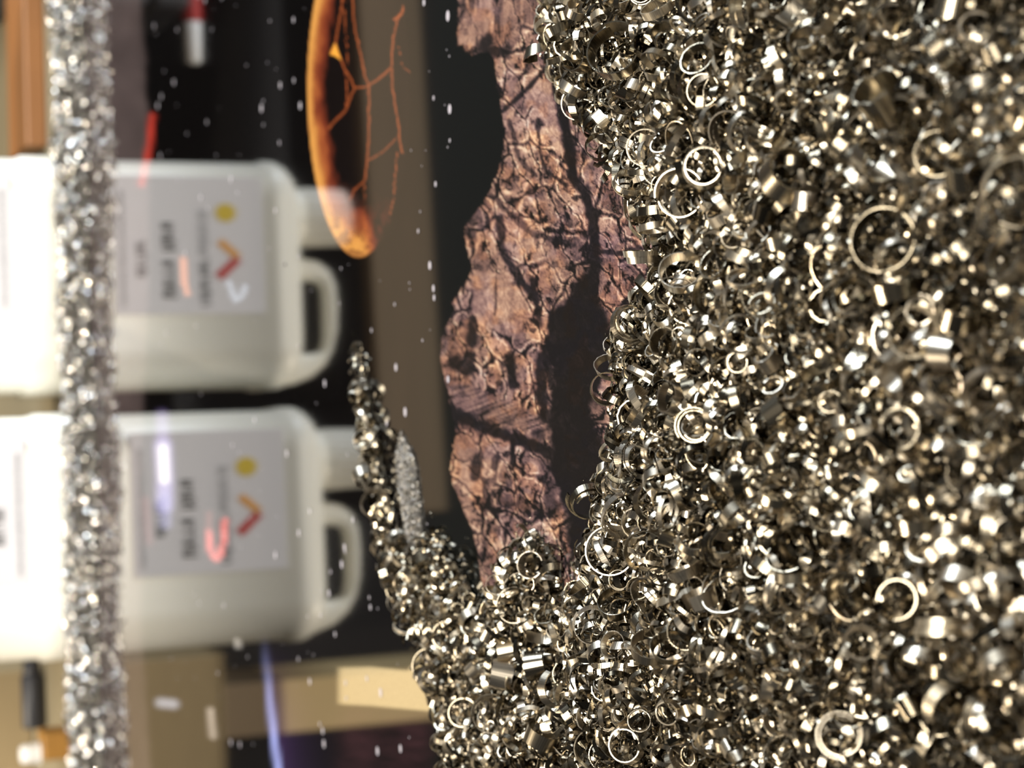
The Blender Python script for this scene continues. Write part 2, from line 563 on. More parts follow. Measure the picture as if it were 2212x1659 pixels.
# printed stars: small pale discs scattered over the sky
star_mat = glossy_print_material('print_star', col=(0.34, 0.32, 0.35))
vsr, qsr = [], []
tries = 0
for _ in range(230):
    sx, sy = rng.uniform(330, 985), rng.uniform(-40, 1640)
    ex, ey = (sx - 775) / 118, (sy - 190) / 372
    if ex * ex + ey * ey < 1:
        continue
    c = unproject(sx, sy)
    r = 0.00012 + 0.00075 * rng.random() ** 2.2
    k0 = len(vsr)
    for i in range(8):
        t = i * math.pi / 4
        vsr.append((c[0] + 1.5 * r * math.cos(t), c[1] - 0.53 + 1.3 * r * math.sin(t), 0.003 + 0.00012))
    qsr += [(k0, k0 + 1, k0 + 2, k0 + 3), (k0, k0 + 3, k0 + 4, k0 + 7), (k0 + 4, k0 + 5, k0 + 6, k0 + 7)]
st = link_mesh('printed_stars', np_mesh('printed_stars', np.array(vsr), np.array(qsr), False), star_mat, board)
st['kind'] = 'stuff'

# ------------------------------------------------------------------ swarf metal
def swarf_material(name, dark, light, rough):
    mt = bpy.data.materials.new(name)
    mt.use_nodes = True
    nt = mt.node_tree
    b = nt.nodes['Principled BSDF']
    b.inputs['Metallic'].default_value = 1.0
    al = nt.nodes.new('ShaderNodeAttribute')
    al.attribute_name = 'along'
    to = nt.nodes.new('ShaderNodeAttribute')
    to.attribute_name = 'tone'
    oi = nt.nodes.new('ShaderNodeObjectInfo')
    ad = nt.nodes.new('ShaderNodeMath')
    ad.operation = 'ADD'
    fr = nt.nodes.new('ShaderNodeMath')
    fr.operation = 'FRACT'
    nt.links.new(to.outputs['Fac'], ad.inputs[0])
    nt.links.new(oi.outputs['Random'], ad.inputs[1])
    nt.links.new(ad.outputs[0], fr.inputs[0])
    cr = nt.nodes.new('ShaderNodeValToRGB')
    e = cr.color_ramp.elements
    e[0].position, e[0].color = 0.0, (*dark, 1)
    e[1].position, e[1].color = 1.0, (*light, 1)
    m1 = e.new(0.55)
    m1.color = (*[(p + q) * .5 for p, q in zip(dark, light)], 1)
    m2 = e.new(0.8)
    m2.color = (light[0] * .82, light[1] * .84, light[2] * .92, 1)
    nt.links.new(fr.outputs[0], cr.inputs[0])
    # cross striations left by the cutter
    nz = nt.nodes.new('ShaderNodeTexNoise')
    nz.noise_dimensions = '1D'
    nz.inputs['Scale'].default_value = 1.0
    nz.inputs['Detail'].default_value = 2.5
    sc = nt.nodes.new('ShaderNodeMath')
    sc.operation = 'MULTIPLY'
    sc.inputs[1].default_value = 4200.0
    nt.links.new(al.outputs['Fac'], sc.inputs[0])
    nt.links.new(sc.outputs[0], nz.inputs['W'])
    mr = nt.nodes.new('ShaderNodeMapRange')
    mr.inputs[1].default_value = .3
    mr.inputs[2].default_value = .7
    mr.inputs[3].default_value = .72
    mr.inputs[4].default_value = 1.12
    nt.links.new(nz.outputs['Fac'], mr.inputs[0])
    mx = nt.nodes.new('ShaderNodeVectorMath')
    mx.operation = 'MULTIPLY'
    nt.links.new(cr.outputs[0], mx.inputs[0])
    nt.links.new(mr.outputs[0], mx.inputs[1])
    nt.links.new(mx.outputs[0], b.inputs['Base Color'])
    bp = nt.nodes.new('ShaderNodeBump')
    bp.inputs['Strength'].default_value = 0.35
    bp.inputs['Distance'].default_value = 0.00008
    nt.links.new(nz.outputs['Fac'], bp.inputs['Height'])
    nt.links.new(bp.outputs[0], b.inputs['Normal'])
    mr2 = nt.nodes.new('ShaderNodeMapRange')
    mr2.inputs[3].default_value = rough - .07
    mr2.inputs[4].default_value = rough + .14
    nt.links.new(fr.outputs[0], mr2.inputs[0])
    nt.links.new(mr2.outputs[0], b.inputs['Roughness'])
    return mt


SWARF = swarf_material('steel_swarf', (0.10, 0.084, 0.058), (0.60, 0.52, 0.385), 0.21)
SWARF_LIT = swarf_material('steel_swarf_lit', (0.45, 0.42, 0.36), (0.97, 0.93, 0.86), 0.14)  # lighter copy of the swarf, stands in for stronger light on the far ridge
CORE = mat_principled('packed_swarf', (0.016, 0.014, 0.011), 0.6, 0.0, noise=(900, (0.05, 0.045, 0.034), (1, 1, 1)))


def curl(r, turns, w, pitch=0.0, grow=0.0, th=0.00016, segs=18, taper=0.3, serr=0.0, cone=0.0, wave=0.0, box=True, seed=0):
    """A ribbon of steel rolled round the z axis. Returns verts, quads, along."""
    g = np.random.default_rng(seed)
    n = segs + 1
    t = np.linspace(0, 1, n)
    ang = t * turns * 2 * math.pi + g.random() * 6.28
    rad = r * (1 + grow * t * turns) * (1 + wave * np.sin(t * 9 + seed))
    zc = pitch * t * turns
    ww = w * (1 - taper * np.abs(2 * t - 1) ** 3) * .5
    e1 = ww * (1 + serr * g.uniform(-1, .4, n))
    e2 = ww * (1 + .25 * serr * g.uniform(-1, 1, n))
    ca, sa = np.cos(ang), np.sin(ang)

    def pt(rr, zz):
        return np.stack([rr * ca, rr * sa, zz], 1)
    ro, ri = rad + th / 2, rad - th / 2
    al = np.cumsum(np.r_[0, np.hypot(np.diff(rad * ca), np.diff(rad * sa))])
    zt, zb = zc + e1, zc - e2
    if not box:
        strips = [(pt(rad + cone * e1, zt), pt(rad - cone * e2, zb))]
    else:
        A, B = pt(ro + cone * e1, zt), pt(ro - cone * e2, zb)
        D, Cc = pt(ri + cone * e1, zt), pt(ri - cone * e2, zb)
        strips = [(B, A), (A, D), (D, Cc), (Cc, B)]
    vs_, qs_, as_ = [], [], []
    off = 0
    i = np.arange(segs)
    for a, b in strips:
        vs_ += [a, b]
        qs_.append(np.stack([off + i, off + i + 1, off + n + i + 1, off + n + i], 1))
        as_ += [al, al]
        off += 2 * n
    vv = np.concatenate(vs_)
    vv[:, 2] -= zc.mean()
    return vv, np.concatenate(qs_), np.concatenate(as_)


def rand_rot(n, g, upright=None):
    q = g.normal(size=(n, 4))
    q /= np.linalg.norm(q, axis=1)[:, None]
    w, x, y, z = q.T
    return np.stack([np.stack([1 - 2 * (y * y + z * z), 2 * (x * y - z * w), 2 * (x * z + y * w)], 1),
                     np.stack([2 * (x * y + z * w), 1 - 2 * (x * x + z * z), 2 * (y * z - x * w)], 1),
                     np.stack([2 * (x * z - y * w), 2 * (y * z + x * w), 1 - 2 * (x * x + y * y)], 1)], 1)


class Pile:
    def __init__(self):
        self.v, self.q, self.al, self.to, self.mi = [], [], [], [], []
        self.n = 0

    def add(self, v, q, al, to, mi=0):
        self.v.append(v)
        self.q.append(q + self.n)
        self.al.append(al)
        self.to.append(to)
        self.mi.append(np.full(len(q), mi))
        self.n += len(v)

    def scatter(self, templ, pos, scale, rot, g):
        """copies of the templates at pos"""
        k = g.integers(0, len(templ), len(pos))
        for i, (tv, tq, ta) in enumerate(templ):
            s = np.where(k == i)[0]
            if not len(s):
                continue
            vv = np.einsum('nij,vj->nvi', rot[s] * scale[s][:, None, None], tv) + pos[s][:, None, :]
            qq = tq[None] + (np.arange(len(s)) * len(tv))[:, None, None]
            aa = ta[None] * scale[s][:, None] + g.random(len(s))[:, None]
            tt = np.repeat(g.random(len(s)), len(tv))
            self.add(vv.reshape(-1, 3), qq.reshape(-1, 4), aa.ravel(), tt)

    def build(self, name, mats, parent=None):
        vv = np.concatenate(self.v)
        vv[:, 2] = np.maximum(vv[:, 2], .00025)
        me = np_mesh(name, vv, np.concatenate(self.q), True,
                     {'along': np.concatenate(self.al), 'tone': np.concatenate(self.to)}, np.concatenate(self.mi))
        return link_mesh(name, me, mats, parent)


MM = 0.001
BIG = [curl(3.1 * MM, 1.15, 1.5 * MM, 0.9 * MM, .05, .20 * MM, 26, .25, .10, .15, 0, True, 1),
       curl(3.3 * MM, 0.80, 1.7 * MM, 0.3 * MM, .10, .22 * MM, 22, .3, .14, .3, 0, True, 2),
       curl(2.6 * MM, 1.45, 1.1 * MM, 1.3 * MM, .10, .18 * MM, 30, .3, .12, .1, .03, True, 3),
       curl(3.6 * MM, 0.62, 1.3 * MM, 0.2 * MM, .15, .20 * MM, 20, .4, .2, .4, 0, True, 4),
       curl(2.2 * MM, 1.9, 0.9 * MM, 0.9 * MM, .18, .16 * MM, 34, .4, .10, .2, 0, True, 5),
       curl(2.9 * MM, 1.0, 0.7 * MM, 0.5 * MM, .05, .22 * MM, 24, .2, .12, 0, 0, True, 6),
       curl(4.0 * MM, 0.92, 1.0 * MM, 0.8 * MM, .06, .20 * MM, 26, .3, .16, .2, .04, True, 7),
       curl(2.0 * MM, 0.75, 2.1 * MM, 0.2 * MM, .05, .20 * MM, 18, .15, .16, .1, 0, True, 8)]
MID = [curl(1.5 * MM, 0.9, 0.8 * MM, .3 * MM, .08, .14 * MM, 11, .3, .15, .2, 0, True, 21),
       curl(1.3 * MM, 1.3, 0.6 * MM, .6 * MM, .1, .13 * MM, 14, .3, .15, .1, 0, True, 22),
       curl(1.7 * MM, 0.6, 1.0 * MM, .2 * MM, .1, .15 * MM, 9, .4, .2, .3, 0, True, 23),
       curl(1.1 * MM, 0.8, 1.2 * MM, .1 * MM, .05, .14 * MM, 9, .2, .2, .1, 0, True, 24),
       curl(1.9 * MM, 0.45, 0.6 * MM, .4 * MM, .3, .14 * MM, 8, .5, .2, .2, .08, True, 25),
       curl(1.0 * MM, 1.6, 0.5 * MM, .6 * MM, .2, .12 * MM, 15, .4, .1, .1, 0, True, 26)]
SMALL = [curl(0.7 * MM, 0.8, 0.42 * MM, .1 * MM, .1, 0, 7, .3, .2, .2, 0, False, 31),
         curl(0.55 * MM, 1.2, 0.3 * MM, .3 * MM, .1, 0, 9, .4, .1, .1, 0, False, 32),
         curl(0.9 * MM, 0.4, 0.5 * MM, .1 * MM, .2, 0, 5, .5, .3, .3, 0, False, 33),
         curl(0.6 * MM, 0.6, 0.7 * MM, .1 * MM, .1, 0, 5, .2, .3, .1, 0, False, 34),
         curl(1.3 * MM, 0.35, 0.22 * MM, .3 * MM, .3, 0, 6, .6, .2, .2, 0, False, 35)]
TINY = [curl(0.35 * MM, 0.5, 0.26 * MM, 0, .1, 0, 3, .3, .2, .2, 0, False, 41),
        curl(0.28 * MM, 0.7, 0.18 * MM, 0, .1, 0, 4, .4, .1, .1, 0, False, 42),
        curl(0.5 * MM, 0.28, 0.14 * MM, 0, .1, 0, 3, .5, .2, .1, 0, False, 43)]

# --- outline of the near heap and of the low ridge running back from it (traced where it meets the board)
HEAP_PX = [(1160, -220), (1176, -60), (1188, 60), (1184, 120), (1204, 170), (1222, 230), (1258, 270), (1306, 330), (1342, 390), (1375, 450), (1408, 520), (1426, 570),
           (1376, 640), (1348, 700), (1342, 760), (1338, 860), (1328, 960), (1314, 1010), (1304, 1090), (1284, 1150), (1248, 1256), (1234, 1288),
           (1212, 1200), (1176, 1146), (1150, 1128), (1120, 1156), (1100, 1205), (1074, 1280), (1044, 1330), (1022, 1256), (984, 1196), (940, 1140),
           (905, 1180), (872, 1150), (846, 1060), (822, 940), (804, 850), (786, 780), (768, 722),
           (764, 724), (770, 790), (784, 880), (800, 960), (814, 1060), (828, 1160), (850, 1260), (876, 1330), (908, 1390), (944, 1440), (962, 1500), (976, 1560), (980, 1700), (985, 1900),
           (2700, 1900), (2700, -220)]
_hp = unproject([p[0] for p in HEAP_PX], [p[1] for p in HEAP_PX])
HEAP = [(a, b) for a, b in _hp[:, :2]]


def heap_height(x, y):
    d = sdf(x, y, HEAP)
    dd = np.maximum(d, 0)
    h = 0.0135 * (1 - np.exp(-dd / 0.040)) + 0.0012 * (1 - np.exp(-dd / 0.002))
    h = h + np.clip(dd / 0.012, 0, 1) * (0.0055 * (fbm(x / .018, y / .018, 200, 3) - .5) + 0.0025 * (fbm(x / .006, y / .006, 210, 2) - .5))
    return np.where(d > 0, h, -0.002), d


def sample_heap(n, margin=0.0006, seed=1, area=(-.115, .115, .14, .56)):
    g = np.random.default_rng(seed)
    out = []
    tot = 0
    while tot < n:
        x = g.uniform(area[0], area[1], n)
        y = g.uniform(area[2], area[3], n)
        qx_, qy_ = project(np.stack([x, y, np.zeros(n)], 1))
        h, d = heap_height(x, y)
        ok = (d > margin) & (qy_ > -170) & (qy_ < 1830) & (qx_ < 2560)
        out.append(np.stack([x[ok], y[ok], h[ok], d[ok]], 1))
        tot += ok.sum()
    return np.concatenate(out)[:n], g


heap = Pile()
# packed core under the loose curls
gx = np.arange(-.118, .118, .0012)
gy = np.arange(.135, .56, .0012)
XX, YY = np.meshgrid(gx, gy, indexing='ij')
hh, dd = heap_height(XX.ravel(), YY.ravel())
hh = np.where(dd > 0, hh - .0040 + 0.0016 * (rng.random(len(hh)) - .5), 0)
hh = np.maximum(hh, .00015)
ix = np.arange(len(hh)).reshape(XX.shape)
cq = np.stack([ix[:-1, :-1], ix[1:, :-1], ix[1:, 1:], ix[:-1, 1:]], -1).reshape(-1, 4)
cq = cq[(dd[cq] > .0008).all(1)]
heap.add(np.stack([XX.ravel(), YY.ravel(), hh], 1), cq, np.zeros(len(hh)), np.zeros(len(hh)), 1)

p, g = sample_heap(3600, .0026, 3)
heap.scatter(BIG, np.stack([p[:, 0], p[:, 1], np.maximum(p[:, 2] - g.uniform(-.0006, .0042, len(p)), .0018)], 1), g.uniform(.55, 1.08, len(p)), rand_rot(len(p), g), g)
p, g = sample_heap(6500, .0014, 4)
heap.scatter(MID, np.stack([p[:, 0], p[:, 1], np.maximum(p[:, 2] - g.uniform(-.0006, .0040, len(p)), .0012)], 1), np.clip(g.lognormal(.12, .28, len(p)), .6, 1.9), rand_rot(len(p), g), g)
p, g = sample_heap(7500, .0004, 5)
heap.scatter(SMALL, np.stack([p[:, 0], p[:, 1], np.maximum(p[:, 2] - g.uniform(-.0004, .0036, len(p)), .0004)], 1), np.clip(g.lognormal(.05, .3, len(p)), .5, 1.8), rand_rot(len(p), g), g)
p, g = sample_heap(14000, -.0004, 6)
heap.scatter(TINY, np.stack([p[:, 0], p[:, 1], np.maximum(p[:, 2] - g.uniform(-.0004, .0036, len(p)), .0002)], 1), np.clip(g.lognormal(0, .35, len(p)), .4, 2), rand_rot(len(p), g), g)
# crumbs strewn just outside the edge
g = np.random.default_rng(9)
x, y = g.uniform(-.1, .1, 9000), g.uniform(.25, .56, 9000)
_, d = heap_height(x, y)
ok = (d < 0) & (g.random(9000) < np.exp(d / .0022))
p = np.stack([x[ok], y[ok], np.full(ok.sum(), .0003)], 1)
heap.scatter(TINY, p, g.uniform(.5, 1.4, len(p)), rand_rot(len(p), g), g)
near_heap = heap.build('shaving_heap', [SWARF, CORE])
tag(near_heap, 'big heap of curled steel shavings covering the near half of the printed board', 'metal shavings', kind='stuff')

# --- long ridge of shavings along the far edge of the board
ridge = Pile()
RX0, RX1 = -.30, .30


def ridge_geo(x):
    yc = .886 + 0.004 * np.sin(x * 40) + .004 * (vnoise(x / .02, x * 0, 301) - .5)
    hh_ = .0112 + .0045 * (fbm(x / .022, x * 0 + 3, 302, 3) - .5)
    return yc, hh_


def ridge_pts(n, seed):
    g = np.random.default_rng(seed)
    x = g.uniform(RX0, RX1, n)
    yc, hh_ = ridge_geo(x)
    u = g.uniform(-1, 1, n)
    half = .0165 * (1 + .35 * (fbm(x / .015, x * 0 + 8, 305, 2) - .5))
    y = yc + u * half
    z = hh_ * (1 - np.abs(u) ** 1.7)
    return np.stack([x, y, np.maximum(z - g.uniform(-.001, .002, n), .0005)], 1), g


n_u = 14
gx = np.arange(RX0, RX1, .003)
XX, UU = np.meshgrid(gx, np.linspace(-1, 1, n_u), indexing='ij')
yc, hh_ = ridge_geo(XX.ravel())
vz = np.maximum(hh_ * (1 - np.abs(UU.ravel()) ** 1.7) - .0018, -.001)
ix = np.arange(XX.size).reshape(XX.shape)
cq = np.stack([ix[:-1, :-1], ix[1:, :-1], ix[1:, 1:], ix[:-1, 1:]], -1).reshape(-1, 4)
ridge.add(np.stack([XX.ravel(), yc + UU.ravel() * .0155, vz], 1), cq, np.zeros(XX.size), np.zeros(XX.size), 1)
p, g = ridge_pts(3800, 51)
ridge.scatter(MID, p, g.uniform(.7, 1.5, len(p)), rand_rot(len(p), g), g)
p, g = ridge_pts(9000, 52)
ridge.scatter(SMALL, p, g.uniform(.7, 1.8, len(p)), rand_rot(len(p), g), g)
far_ridge = ridge.build('shaving_ridge', [SWARF_LIT, CORE])
tag(far_ridge, 'long blurred ridge of glittering steel shavings in front of the two canisters', 'metal shavings', kind='stuff')

# --- smear of grey metal dust beside the low ridge
DUST_PX = [(868, 930), (878, 950), (898, 985), (905, 1040), (912, 1100), (915, 1150), (900, 1185), (885, 1180), (874, 1120), (862, 1040), (858, 970)]
_dp = unproject([p[0] for p in DUST_PX], [p[1] for p in DUST_PX])
DUST = [(a, b) for a, b in _dp[:, :2]]
g = np.random.default_rng(77)
lo, hi = _dp[:, :2].min(0) - .002, _dp[:, :2].max(0) + .002
n = 15000
x, y = g.uniform(lo[0], hi[0], n), g.uniform(lo[1], hi[1], n)
d = sdf(x, y, DUST)
ok = (d + .0016 * (g.random(n) - .75)) > 0
x, y, d = x[ok], y[ok], d[ok]
z = .0002 + np.clip(d / .004, 0, 1) * .0018 * g.random(len(x))
dust = Pile()
DTEM = [curl(.22 * MM, .4, .26 * MM, 0, 0, 0, 2, .2, .2, 0, 0, False, 91), curl(.12 * MM, .6, .16 * MM, 0, 0, 0, 2, .2, .2, 0, 0, False, 92)]
dust.scatter(DTEM, np.stack([x, y, z], 1), g.uniform(.7, 1.5, len(x)), rand_rot(len(x), g), g)
do = dust.build('metal_dust', [swarf_material('steel_dust', (0.20, 0.19, 0.165), (0.62, 0.58, 0.52), 0.42)])
tag(do, 'small smear of fine grey metal dust on the dark print beside the low ridge', 'metal dust', kind='stuff')

# --- single shavings: the ones that show largest on the near heap
hero_meshes = []
HERO = [(3.3, 1.02, 2.3, .6, .03, .18, 30, .15, .10, .1), (3.0, 1.15, 1.3, .8, .04, .17, 32, .25, .08, 0), (2.6, 1.5, 1.0, 1.0, .10, .2, 34, .3, .10, .1), (3.4, .78, 1.9, .3, .08, .19, 26, .3, .13, .3),
        (2.3, .85, 2.4, .2, .04, .18, 24, .15, .12, .1), (3.7, .60, 1.5, .2, .12, .18, 20, .45, .16, .3), (2.1, 2.0, 1.0, .8, .20, .18, 38, .4, .10, .2), (3.9, .98, 1.8, 1.0, .04, .18, 30, .3, .12, .2),
        (1.8, .70, 2.9, .1, .05, .22, 18, .1, .16, .1), (2.8, .5, 2.2, .1, .15, .18, 18, .55, .2, .4), (2.4, 1.1, 1.4, .9, .12, .2, 28, .35, .12, .3), (3.2, 1.25, .9, 1.2, .08, .18, 34, .35, .06, 0)]
HERO_KIND = ['broad closed steel ring', 'thin open steel ring', 'double-wound steel coil', 'broad gapped steel hoop', 'short wide steel cuff', 'half-round steel bow',
             'tight steel spiral', 'large slender steel loop', 'stubby steel sleeve', 'dished steel flake', 'twisted steel ringlet', 'wiry steel helix']
for i, (r, tn, w, pi, gr, th, sg, tp, se, co) in enumerate(HERO):
    v_, q_, a_ = curl(r * MM, tn, w * MM, pi * MM, gr, th * MM, sg, tp, se, co, 0.015 * (i % 3), True, 300 + i)
    mme = np_mesh('steel_curl', v_, q_, True, {'along': a_, 'tone': np.zeros(len(v_))})
    mme.materials.append(SWARF)
    hero_meshes.append(mme)


def rot_axis(axis, spin):
    return Vector(axis).normalized().to_track_quat('Z', 'Y').to_matrix().to_4x4() @ Matrix.Rotation(spin, 4, 'Z')


NAMED = [  # photo x, y, wanted width in px, kind, axis of the ring, label
    (1330, 112, 122, 0, (.35, -.75, .75), 'large broad steel ring lying open at the back edge of the heap, topmost'),
    (1393, 318, 80, 1, (-.2, -.9, .6), 'thin open steel ring standing where the heap meets the dark rock crack'),
    (1470, 418, 105, 7, (.1, -.8, .7), 'large slender steel loop framing a smaller dark cup at the heap edge'),
    (1520, 195, 72, 1, (0, -.8, .8), 'dark thin-walled steel ring lying behind a straight pale strip'),
    (1420, 130, 66, 3, (-.9, -.2, .6), 'bright broad hoop leaning right beside the topmost large ring'),
    (1462, 305, 76, 5, (.6, .5, .8), 'bent bright steel bow bridging two rings near the heap edge'),
    (1470, 590, 92, 0, (.5, -.75, .5), 'broad bright ring filled with flakes at the corner of the heap by the rock'),
    (1540, 640, 84, 3, (-.3, -.5, .9), 'wide cupped hoop with a serrated rim behind the flake-filled ring'),
    (1440, 742, 66, 4, (.2, -.6, .9), 'short wide cuff open towards the viewer near the middle of the heap edge'),
    (1600, 720, 84, 11, (-.4, -.8, .4), 'wiry dark helix standing upright in the middle of the heap'),
    (1910, 520, 140, 7, (.15, -.65, .8), 'largest blurred slender loop near the viewer on the upper heap'),
    (1910, 215, 110, 8, (.7, -.2, .7), 'blurred round shiny sleeve near the viewer, high on the heap'),
    (1320, 1190, 112, 1, (.2, -.85, .6), 'thin open ring of steel standing at the lower heap edge by the dark rock'),
    (1395, 1190, 92, 7, (-.2, -.8, .7), 'thin ring with jagged inner rim right beside the lower standing ring'),
    (1330, 1305, 78, 0, (.7, -.6, .4), 'broad steel ring with a dark hollow below the lower standing rings'),
    (1150, 1220, 58, 4, (.1, -.7, .8), 'short bright cuff on the small peak of shavings over the red rock'),
    (1070, 1262, 42, 11, (0, -.9, .4), 'single wiry ring poking out beside the small peak of shavings'),
    (1405, 1400, 86, 0, (.75, -.6, .2), 'broad bright ring standing on edge in the lower heap'),
    (1450, 1400, 86, 3, (.75, -.5, .3), 'second broad hoop nested against the upright bright ring'),
    (1000, 1540, 64, 1, (.3, -.8, .6), 'thin ring at the left border of the heap beside the beige reflection'),
    (1060, 1545, 78, 2, (.3, -.9, .3), 'dark double-wound coil next to the thin border ring'),
    (1850, 640, 88, 10, (.4, -.6, .8), 'blurred twisted ringlet under the largest blurred loop'),
    (2100, 1010, 96, 5, (.3, .4, .8), 'blurred half-round bow at the near right border of the heap'),
    (1500, 920, 60, 6, (.1, -.8, .6), 'tight dark spiral sunk in the middle of the heap'),
    (1340, 1010, 68, 3, (-.3, -.8, .5), 'pale hoop at the heap edge beside the black rock shadow'),
    (1590, 345, 70, 9, (.8, .1, .4), 'pale flat curved strip standing up beside the coil rings'),
]
heroes = []
occupied = []


def put_hero(kind, pos, scale, mat4, label, group):
    o = bpy.data.objects.new('steel_curl', hero_meshes[kind])
    o.matrix_world = Matrix.Translation(pos) @ mat4 @ Matrix.Scale(scale, 4)
    C.objects.link(o)
    tag(o, label, 'steel shaving', group)
    heroes.append(o)


for (hx, hy, wpx, kind, ax, label) in NAMED:
    z = 0.006
    for _ in range(12):
        pt = unproject(hx, hy, z)
        h, d = heap_height(pt[:1], pt[1:2])
        z += 0.6 * (max(float(h[0]), 0.0) + .0022 - z)
    pt = unproject(hx, hy, z)
    dist = float((pt - CAM) @ F_AX)
    sc_ = (wpx / F_PX * dist) / (2.1 * HERO[kind][0] * MM)
    put_hero(kind, Vector(pt), sc_, rot_axis(ax, random.random() * 6.28), label, None)
    occupied.append((hx, hy, wpx * .5))

REGION = [('by the rock', 'curls along the rocky edge of the heap'), ('on the lower heap', 'curls on the lower left flank of the heap'), ('in the mid heap', 'curls in the middle of the heap'), ('blurred and near the viewer', 'blurred curls on the near side of the heap'), ('on the low ridge', 'curls on the low ridge running back over the print')]
g = np.random.default_rng(123)
count = len(NAMED)
guard = 0
while count < 296 and guard < 40000:
    guard += 1
    hx, hy = g.uniform(740, 2200), g.uniform(0, 1655)
    if g.random() > (1.0 if 1180 < hx < 1720 else (.55 if hx < 1180 else .4)):
        continue
    z = .006
    for _ in range(10):
        pt = unproject(hx, hy, z)
        h, d = heap_height(pt[:1], pt[1:2])
        z += .6 * (max(float(h[0]), 0.0) + .0022 - z)
    if d[0] < .0016 or abs(z - .0022 - h[0]) > .002:
        continue
    wpx = g.uniform(42, 92) * (1.0 if hx > 1150 else .75) * (1.25 if hx > 1700 else 1)
    if any((hx - a) ** 2 + (hy - b) ** 2 < (.8 * (c + wpx * .5)) ** 2 for a, b, c in occupied):
        continue
    pt = unproject(hx, hy, z)
    kind = int(g.integers(0, len(HERO)))
    dist = float((pt - CAM) @ F_AX)
    sc_ = (wpx / F_PX * dist) / (2.1 * HERO[kind][0] * MM)
    ax = g.normal(size=3)
    reg = 4 if hx < 1000 and hy < 1400 else (1 if hy > 1130 and hx < 1720 else (3 if hx >= 1720 else (0 if hx < 1480 else 2)))
    put_hero(kind, Vector(pt), sc_, rot_axis(ax, g.random() * 6.28), '%s %s' % (HERO_KIND[kind], REGION[reg][0]), '%s, %s' % (REGION[reg][1], HERO_KIND[kind].replace('steel ', '')))
    occupied.append((hx, hy, wpx * .5))
    count += 1

ORD = ['first', 'second', 'third', 'fourth', 'fifth', 'sixth', 'seventh', 'eighth', 'ninth', 'tenth', 'eleventh', 'twelfth', 'thirteenth', 'fourteenth', 'fifteenth', 'sixteenth', 'seventeenth', 'eighteenth', 'nineteenth', 'twentieth']
by_label = {}
for o in heroes[len(NAMED):]:
    by_label.setdefault(o['label'], []).append(o)
for lb, os_ in by_label.items():
    if len(os_) > 1:
        os_.sort(key=lambda o_: project(np.array(o_.matrix_world.translation))[1])
        for k_, o_ in enumerate(os_):
            o_['label'] = '%s, %s from the top' % (lb, ORD[min(k_, 19)])

# ------------------------------------------------------------------ canisters
plastic = mat_principled('canister_plastic', (0.86, 0.84, 0.76), 0.38, noise=(14, (0.83, 0.81, 0.72), (1, 1, 1)), sss=0.15)
cap_mat = mat_principled('cap_plastic', (0.66, 0.63, 0.56), 0.4, noise=(30, (0.62, 0.60, 0.53), (1, 1, 1)))
label_mat = mat_principled('label_paper', (0.78, 0.76, 0.78), 0.45, noise=(60, (0.74, 0.72, 0.74), (1, 1, 1)))
ink = {'black': mat_principled('ink_black', (0.02, 0.022, 0.025), .5, noise=(80, (.03, .03, .03), (1, 1, 1))),
       'grey': mat_principled('ink_grey', (0.16, 0.17, 0.18), .5, noise=(80, (.13, .13, .14), (1, 1, 1))),
       'pale': mat_principled('ink_pale_grey', (0.42, 0.43, 0.45), .5, noise=(80, (.38, .38, .40), (1, 1, 1))),
       'yellow': mat_principled('ink_yellow', (0.72, 0.52, 0.02), .5, noise=(80, (.66, .48, .02), (1, 1, 1))),
       'orange': mat_principled('ink_orange', (0.80, 0.36, 0.04), .5, noise=(80, (.74, .34, .04), (1, 1, 1))),
       'red': mat_principled('ink_red', (0.55, 0.03, 0.02), .5, noise=(80, (.48, .03, .02), (1, 1, 1)))}


def rrect(w, d, r, n=8):
    pts = []
    for (sx, sy, a0) in ((1, 1, 0), (-1, 1, 90), (-1, -1, 180), (1, -1, 270)):
        for i in range(n + 1):
            a = math.radians(a0 + 90 * i / n)
            pts.append((sx * (w / 2 - r) + r * math.cos(a), sy * (d / 2 - r) + r * math.sin(a)))
    return pts


def loft(bm, rows):
    rings = [[bm.verts.new(p_) for p_ in row] for row in rows]
    n_ = len(rings[0])
    for a, b in zip(rings, rings[1:]):
        for i in range(n_):
            bm.faces.new((a[i], a[(i + 1) % n_], b[(i + 1) % n_], b[i]))
    bm.faces.new(rings[0][::-1])
    bm.faces.new(rings[-1])


CW, CD = .1165, .074


